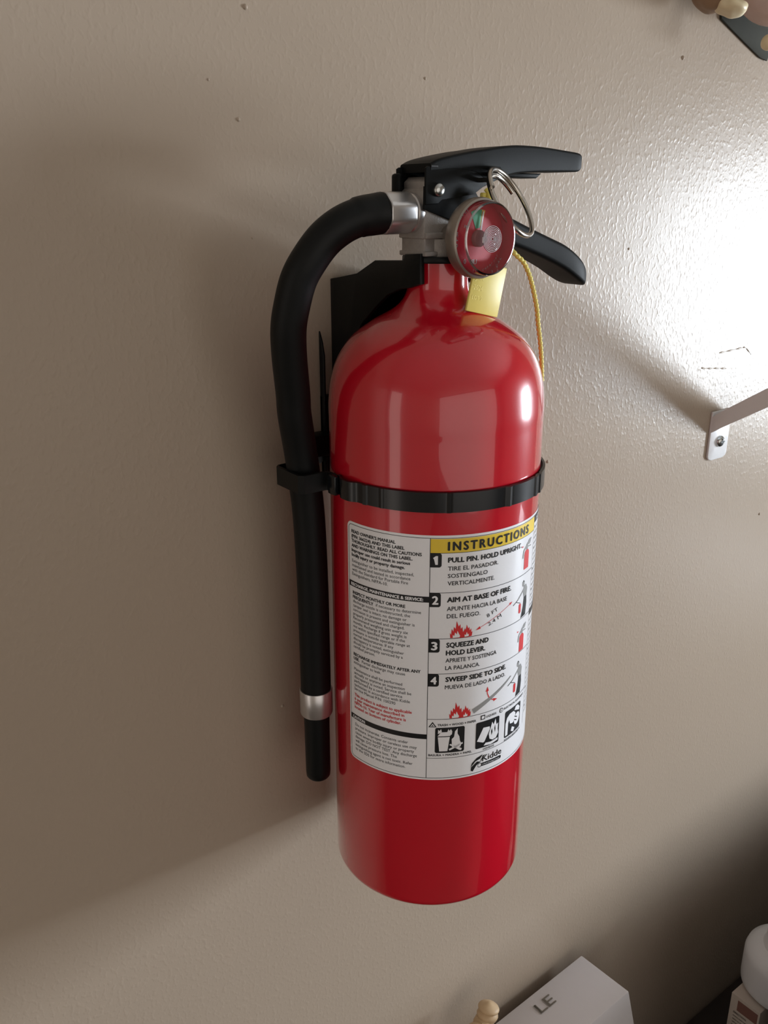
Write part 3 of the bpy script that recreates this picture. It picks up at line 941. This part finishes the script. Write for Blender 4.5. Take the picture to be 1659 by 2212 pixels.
# ------------------------------------------------------------------ wall bracket with strap
brk = empty('extinguisher_bracket', (0, 0, 1.3545), 'black plastic wall bracket with neck hook and strap holding the red extinguisher', 'bracket')
plate = box(-0.0165, 0.0165, -0.0040, 0, 1.3560, 1.4622, 0.0008)
box(-0.0262, 0.0262, -0.0032, 0, 1.3545, 1.4000, 0.0008, bm=plate)
obj('back_plate', plate, M['black'], brk, 40)
for s in (-1, 1):
    pts = [(-0.0005, 1.3560), (-0.0048, 1.3560), (-0.0048, 1.4220), (-0.0030, 1.4290), (-0.0005, 1.4348)]
    obj('side_rib', prism_yz(pts, s * 0.0262, s * 0.0250, 0.0003), M['black'], brk, 40)
arm = [(0, 1.4618), (-0.0040, 1.4624), (-0.0244, 1.4660), (-0.0400, 1.4731), (-0.0629, 1.4742), (-0.0640, 1.4770), (-0.0757, 1.4777), (-0.0762, 1.4640), (-0.0677, 1.4617), (-0.0606, 1.4607), (-0.0500, 1.4570), (-0.0400, 1.4500), (-0.0290, 1.4415), (-0.0200, 1.4300), (-0.0125, 1.4100), (-0.0110, 1.3880), (0, 1.3850)]
for s in (-1, 1):
    obj('neck_arm', prism_yz(arm, s * 0.0150, s * 0.0178, 0.0005), M['black'], brk, 40)
web = [(-0.002, 1.4615), (-0.0244, 1.4655), (-0.0400, 1.4726), (-0.0500, 1.4731), (-0.0500, 1.4711), (-0.0405, 1.4706), (-0.0250, 1.4635), (-0.002, 1.4595)]
obj('top_web', prism_yz(web, -0.0155, 0.0155, 0.0004), M['black'], brk, 40)


def strip(path, thick, z0, z1, closed=False):
    """vertical band along an xy path; thick to the outside (left of travel is outside)"""
    b = bmesh.new()
    P = [Vector((x, y)) for x, y in path]
    n = len(P)
    rows = []
    for i, p in enumerate(P):
        t = (P[min(i + 1, n - 1)] - P[max(i - 1, 0)]).normalized()
        nrm = Vector((t.y, -t.x))
        q = p + nrm * thick
        e = 0.00025
        rows.append([b.verts.new((p.x, p.y, z0)), b.verts.new((q.x, q.y, z0 + e)), b.verts.new((q.x, q.y, z1 - e)), b.verts.new((p.x, p.y, z1))])
    for a, c in zip(rows, rows[1:]):
        for k in range(4):
            j = (k + 1) % 4
            b.faces.new((a[k], c[k], c[j], a[j]))
    b.faces.new(rows[0][::-1])
    b.faces.new(rows[-1])
    bmesh.ops.recalc_face_normals(b, faces=b.faces)
    return b


# strap angles from the front, negative to the left


def strap_off(d):
    o = 0.0006
    for c, wd, h in ((-88, 5.5, 0.0022), (-76, 0.9, 0.0009), (-66, 0.8, 0.0004), (-33, 0.7, 0.0005), (-1.5, 1.2, 0.0007), (21, 1.0, 0.0007), (27, 1.0, 0.0006)):
        o += h * math.exp(-((d - c) / wd) ** 4)
    if d > -1.5: o += 0.0004
    return o


pth = []
d = -98.0
while d <= 150:
    r = RB + strap_off(d)
    pth.append((AX + r * math.sin(R(d)), AY - r * math.cos(R(d))))
    d += 0.75
SZ0, SZ1 = 1.3640, 1.3742
obj('strap', strip(pth, 0.0013, SZ0, SZ1), M['strap'], brk, 30)
# hose clip: box clip round the hose, then the hinge to the strap
cp = [(-0.0265, -0.0036), (-0.0420, -0.0140), (-0.0580, -0.0250), (-0.0680, -0.0256), (-0.0692, -0.0268), (-0.0692, -0.0470), (-0.0680, -0.0482), (-0.0560, -0.0486), (-0.0540, -0.0500), (-0.0538, -0.0560), (-0.0552, -0.0600)]
obj('hose_clip', strip([(x, y) for x, y in cp], 0.0014, SZ0 - 0.0008, SZ1 - 0.0010), M['black'], brk, 30)
obj('hinge', box(-0.0590, -0.0562, -0.0625, -0.0560, SZ0, SZ1 - 0.0004, 0.0008), M['strap'], brk, 40)
obj('strap_arm', box(-0.0400, -0.0255, -0.0110, -0.0010, 1.3680, 1.3800, 0.0008), M['black'], brk, 40)

# ------------------------------------------------------------------ yellow tamper seal
seal = empty('tamper_seal', (0.010, -0.0905, 1.4480), 'yellow plastic tag with beaded strap hanging from the extinguisher pin', 'tag')
c = Vector((0.0108, 0, 1.4610))
b = box(-0.0105, 0.0105, -0.0007, 0.0007, -0.0115, 0.0120, 0.0005)
b.transform(Matrix.Rotation(R(13), 4, 'Y'))
b.transform(Matrix.Translation((c.x, -0.0905, c.z)))
tg = obj('tag_plate', b, M['yellow'], seal, 40)
em = bmesh.new()
for s, x, z, h in (("MADE", -8.6, 7.6, 2.2), ("JAN", -8.8, 3.4, 2.6), ("2024", -8.8, -1.2, 2.4), ("LOT 7", -8.6, -5.6, 2.0)):
    t = bmesh.new()
    text(t, s, x, z, h, None, 0.01, xs=0.9)
    r = bmesh.ops.extrude_face_region(t, geom=t.faces[:])
    bmesh.ops.translate(t, verts=[v for v in r['geom'] if isinstance(v, bmesh.types.BMVert)], vec=(0, 0, 0.16))
    join(em, t)
for v in em.verts: v.co = Vector((v.co.x / 1000, -0.0006 - v.co.z / 1000, v.co.y / 1000))
em.transform(Matrix.Rotation(R(13), 4, 'Y'))
em.transform(Matrix.Translation((c.x, -0.0905, c.z)))
bmesh.ops.recalc_face_normals(em, faces=em.faces)
obj('embossed_lettering', em, M['yellow'], tg)
sp = catmull([(0.0145, -0.0860, 1.5030), (0.0200, -0.0850, 1.4950), (0.0250, -0.0870, 1.4840), (0.0290, -0.0900, 1.4772), (0.0345, -0.0910, 1.4728), (0.0392, -0.0905, 1.4672), (0.0425, -0.0900, 1.4615), (0.0449, -0.0900, 1.4555), (0.0470, -0.0900, 1.4490), (0.0484, -0.0900, 1.4420), (0.0503, -0.0905, 1.4320), (0.0519, -0.0905, 1.4228), (0.0531, -0.0905, 1.4125)], 12)
# resample evenly, then swell each bead
L = [0.0]
for a, b_ in zip(sp, sp[1:]): L.append(L[-1] + (b_ - a).length)
N = 420
rs, rad = [], []
j = 0
for i in range(N + 1):
    s = L[-1] * i / N
    while j < len(L) - 2 and L[j + 1] < s: j += 1
    t = (s - L[j]) / max(1e-9, L[j + 1] - L[j])
    rs.append(sp[j].lerp(sp[j + 1], t))
    rad.append(0.00088 + 0.00038 * abs(math.sin(math.pi * s / 0.00245)))
obj('beaded_strap', tube(rs, rad, 12), M['yellow'], seal, 60)
b = tube(catmull([(0.0146, -0.0840, 1.5060), (0.0150, -0.0860, 1.5030), (0.0130, -0.0890, 1.4900), (0.0150, -0.0905, 1.4700)], 8), 0.0011, 10)
box(0.0120, 0.0190, -0.0850, -0.0825, 1.4990, 1.5045, 0.0006, bm=b)
obj('loop', b, M['yellow'], seal, 60)

# ------------------------------------------------------------------ shelf with bracket at the upper right
sb = empty('shelf_bracket', (0.368, 0, 1.296), 'white metal shelf bracket screwed to the wall right of the extinguisher', 'bracket')
b = prism_xz([(0.3545, 1.3380), (0.3545, 1.3000), (0.3560, 1.2975), (0.3600, 1.2960), (0.3760, 1.2960), (0.3800, 1.2975), (0.3815, 1.3000), (0.3815, 1.3380)], -0.0022, 0, 0.0006)
obj('foot_plate', b, M['white_metal'], sb, 40)
web = [(-0.0012, 1.3200), (-0.0012, 1.3330), (-0.0040, 1.3362), (-0.0100, 1.3405), (-0.0459, 1.3652), (-0.2300, 1.4870), (-0.2300, 1.4725), (-0.0481, 1.3505), (-0.0100, 1.3262), (-0.0050, 1.3225)]
b = prism_yz(web, 0.3546, 0.3562)
fl = [(-0.0012, 1.3330), (-0.0040, 1.3362), (-0.0100, 1.3405), (-0.0459, 1.3652), (-0.2300, 1.4870), (-0.2300, 1.4852), (-0.0459, 1.3634), (-0.0100, 1.3387), (-0.0045, 1.3344), (-0.0012, 1.3310)]
join(b, prism_yz(fl, 0.3548, 0.3800))
obj('brace', b, M['white_metal'], sb, 40)
scr = obj('screw', lathe([(0.0048, 0.0), (0.0048, 0.0010), (0.0040, 0.0022), (0.0022, 0.0030), (0, 0.0032)], 32, (0.3690, -0.0022, 1.3115), 'y-'), M['zinc'], sb, 60)
b = box(0.3690 - 0.0028, 0.3690 + 0.0028, -0.0056, -0.0050, 1.3115 - 0.0005, 1.3115 + 0.0005)
box(0.3690 - 0.0005, 0.3690 + 0.0005, -0.0056, -0.0050, 1.3115 - 0.0028, 1.3115 + 0.0028, bm=b)
obj('cross_slot', b, M['ink'], scr)

# ------------------------------------------------------------------ desk and the things on it
desk = empty('console_table', (0.45, -0.1, 0), 'dark narrow wooden table under the white boxes', 'table')
obj('table_top', box(-0.15, 1.15, -0.16, -0.002, 0.57, 0.60, 0.003), M['dark_wood'], desk, 40)
for x in (-0.12, 1.08):
    for y in (-0.155, -0.05):
        obj('leg', box(x, x + 0.04, y, y + 0.04, 0, 0.5705, 0.002), M['dark_wood'], desk, 40)

blocker = empty('shade_blocker', (0.78, -0.42, 0), 'added unseen dark block that shades the wall behind the console table', 'shade_blocker')  # out-of-view block, added to keep light off the lower right wall
obj('blocker_body', box(0.285, 1.20, -0.62, -0.168, 0, 0.93, 0.003), M['dark_wood'], blocker, 40)
for x in (0.295, 0.745):
    d = obj('blocker_door', box(x, x + 0.445, -0.642, -0.6205, 0.03, 0.87, 0.002), M['dark_wood'], blocker, 40)
    kx = x + (0.36 if x < 0.5 else 0.045)
    obj('knob', lathe([(0, 0.0), (0.006, 0.0), (0.006, 0.010), (0.014, 0.016), (0.013, 0.024), (0, 0.026)], 24, (kx, -0.642, 0.55), 'y-'), M['steel'], d, 40)

# white carton with tapered sides
b = bmesh.new()
top = [(0.2366, -0.0120, 0.8473), (0.2390, -0.0640, 0.8480), (0.1150, -0.0640, 0.8415), (0.1120, -0.0120, 0.8390)]
bot = [(0.2900, -0.0100, 0.6003), (0.2920, -0.0860, 0.6003), (0.0700, -0.0860, 0.6003), (0.0680, -0.0100, 0.6003)]
vs = [b.verts.new(p) for p in top + bot]
b.faces.new(vs[:4])
b.faces.new(vs[4:][::-1])
for k in range(4):
    j = (k + 1) % 4
    b.faces.new((vs[k], vs[j], vs[4 + j], vs[4 + k]))
bmesh.ops.recalc_face_normals(b, faces=b.faces)
bmesh.ops.bevel(b, geom=b.edges[:], offset=0.0012, segments=2, affect='EDGES', profile=0.5)
cart = empty('carton', (0.16, -0.04, 0.6), 'white cardboard box with grey letters below the extinguisher against the wall', 'box')
obj('carton_body', b, M['carton'], cart, 30)
t = bmesh.new()
text(t, "LE", 0, 0, 10.0, 18.0, -0.012, res=4)
for v in t.verts:
    # letters run along the wall edge of the top, read from the room
    u, q = v.co.x / 1000, v.co.y / 1000
    x = 0.1640 + u
    y = -0.0310 + q
    v.co = Vector((x, y, 0.84735 + (x - 0.2366) * 0.0666 + 0.0012))
obj('printed_letters', t, M['grey_print'], cart)

# tan wooden stick
b = tube(catmull([(0.0300, -0.0400, 0.6003), (0.0420, -0.0380, 0.72), (0.0880, -0.0310, 0.8640), (0.0975, -0.0300, 0.8790), (0.1010, -0.0290, 0.8890), (0.1030, -0.0285, 0.8960)], 8),
         [0.0075 + 0.0012 * math.sin(i * 0.7) for i in range(33)] + [0.0082, 0.0086, 0.0086, 0.0080, 0.0068, 0.0050, 0.0030, 0.0012], 20)
ell_b = bmesh.new()
bmesh.ops.create_icosphere(ell_b, subdivisions=3, radius=1)
for v in ell_b.verts: v.co = Vector((0.0835 + v.co.x * 0.013, -0.0330 + v.co.y * 0.009, 0.8790 + v.co.z * 0.0085))
join(b, ell_b)
tag(obj('wooden_stick', b, M['wood'], None, 60, (0.03, -0.04, 0.6)), 'tan knobbly wooden stick end beside the white box', 'stick')

# small printed carton, its printed side facing left
pc = empty('printed_carton', (0.44, -0.091, 0.6), 'small pinkish card box with brown print under the white bottle', 'box')
PX, PY0, PY1, PZ = 0.4000, -0.1070, -0.0755, 0.7500
obj('carton_body', box(PX, PX + 0.085, PY0 - 0.0, PY1 + 0.0, 0.6003, PZ, 0.0010), M['card'], pc, 40)
b = box(PX - 0.0002, PX - 0.00005, PY0 + 0.002, PY1 - 0.008, 0.7330, 0.7460)
obj('brown_panel', b, M['brown_ink'], pc)
b = bmesh.new()
for i, s in enumerate(("DIRECTIONS", "shake well before use", "apply to clean surface", "allow to dry fully", "keep out of reach", "store in a cool place", "do not puncture")):
    t = bmesh.new()
    text(t, s, 0, 0, 2.2 if i == 0 else 1.5, 14 if i == 0 else 24 - (i % 3) * 2, 0.01)
    for v in t.verts: v.co = Vector((PX - 0.0002, PY1 - 0.005 - v.co.x / 1000, 0.7280 - i * 0.0040 + v.co.y / 1000))
    join(b, t)
bmesh.ops.recalc_face_normals(b, faces=b.faces)
tag(obj('fine_print', b, M['grey_print'], pc), kind='stuff')

# white plastic bottle on the carton
b = lathe([(0, 0.7503), (0.030, 0.7503), (0.0380, 0.7515), (0.0408, 0.7550), (0.0412, 0.7600), (0.0412, 0.7880), (0.0395, 0.7940), (0.0330, 0.7990), (0.0255, 0.8020), (0.0235, 0.806), (0.0215, 0.88), (0.0205, 0.886), (0, 0.886)], 64, (0.4460, -0.1040, 0))
tag(obj('plastic_bottle', b, M['white_plastic'], None, 40, (0.446, -0.104, 0.75)), 'white plastic bottle on the small card box at the lower right edge', 'bottle')

# ------------------------------------------------------------------ figurine at the top right
fig = empty('hanging_figurine', (0.30, -0.03, 1.61), 'pinkish tan resin figurine with cream knobs in the top right corner', 'figurine')


def blob(cx, cy, cz, rx, ry, rz, rot=0, seed=0, amp=0.12):
    b = bmesh.new()
    bmesh.ops.create_icosphere(b, subdivisions=4, radius=1)
    random.seed(seed)
    ph = [random.uniform(0, 6) for _ in range(6)]
    for v in b.verts:
        q = v.co.copy()
        k = 1 + amp * (math.sin(3 * q.x + ph[0]) * math.sin(3 * q.z + ph[1]) + 0.5 * math.sin(6 * q.y + ph[2]) * math.sin(5 * q.x + ph[3]))
        v.co = Vector((q.x * rx * k, q.y * ry * k, q.z * rz * k))
    b.transform(Matrix.Rotation(R(rot), 4, 'Y'))
    b.transform(Matrix.Translation((cx, cy, cz)))
    return b


obj('body', blob(0.3220, -0.0270, 1.6310, 0.0380, 0.0200, 0.0170, 8, 1, 0.06), M['pink'], fig, 60)
obj('foot', blob(0.2690, -0.0330, 1.6165, 0.0110, 0.0090, 0.0052, 12, 2), M['cream'], fig, 60)
obj('base', blob(0.2640, -0.0230, 1.6270, 0.0170, 0.0130, 0.0120, 10, 3), M['brown_resin'], fig, 60)
b = blob(0.3120, -0.0350, 1.6005, 0.0050, 0.0050, 0.0050, 0, 5, 0.03)
join(b, tube([(0.3120, -0.0350, 1.6005), (0.3160, -0.0330, 1.6200)], 0.0012, 8))
obj('knob', b, M['cream'], fig, 60)
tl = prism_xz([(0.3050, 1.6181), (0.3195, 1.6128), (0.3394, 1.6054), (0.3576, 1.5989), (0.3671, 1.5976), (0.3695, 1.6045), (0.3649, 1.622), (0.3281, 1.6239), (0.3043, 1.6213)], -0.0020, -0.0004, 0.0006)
obj('shadow_wedge', tl, M['wedge_shade'], fig, 40)  # thin dark sheet in place of the shadow below the figurine
bpy.data.objects.remove(_ob)
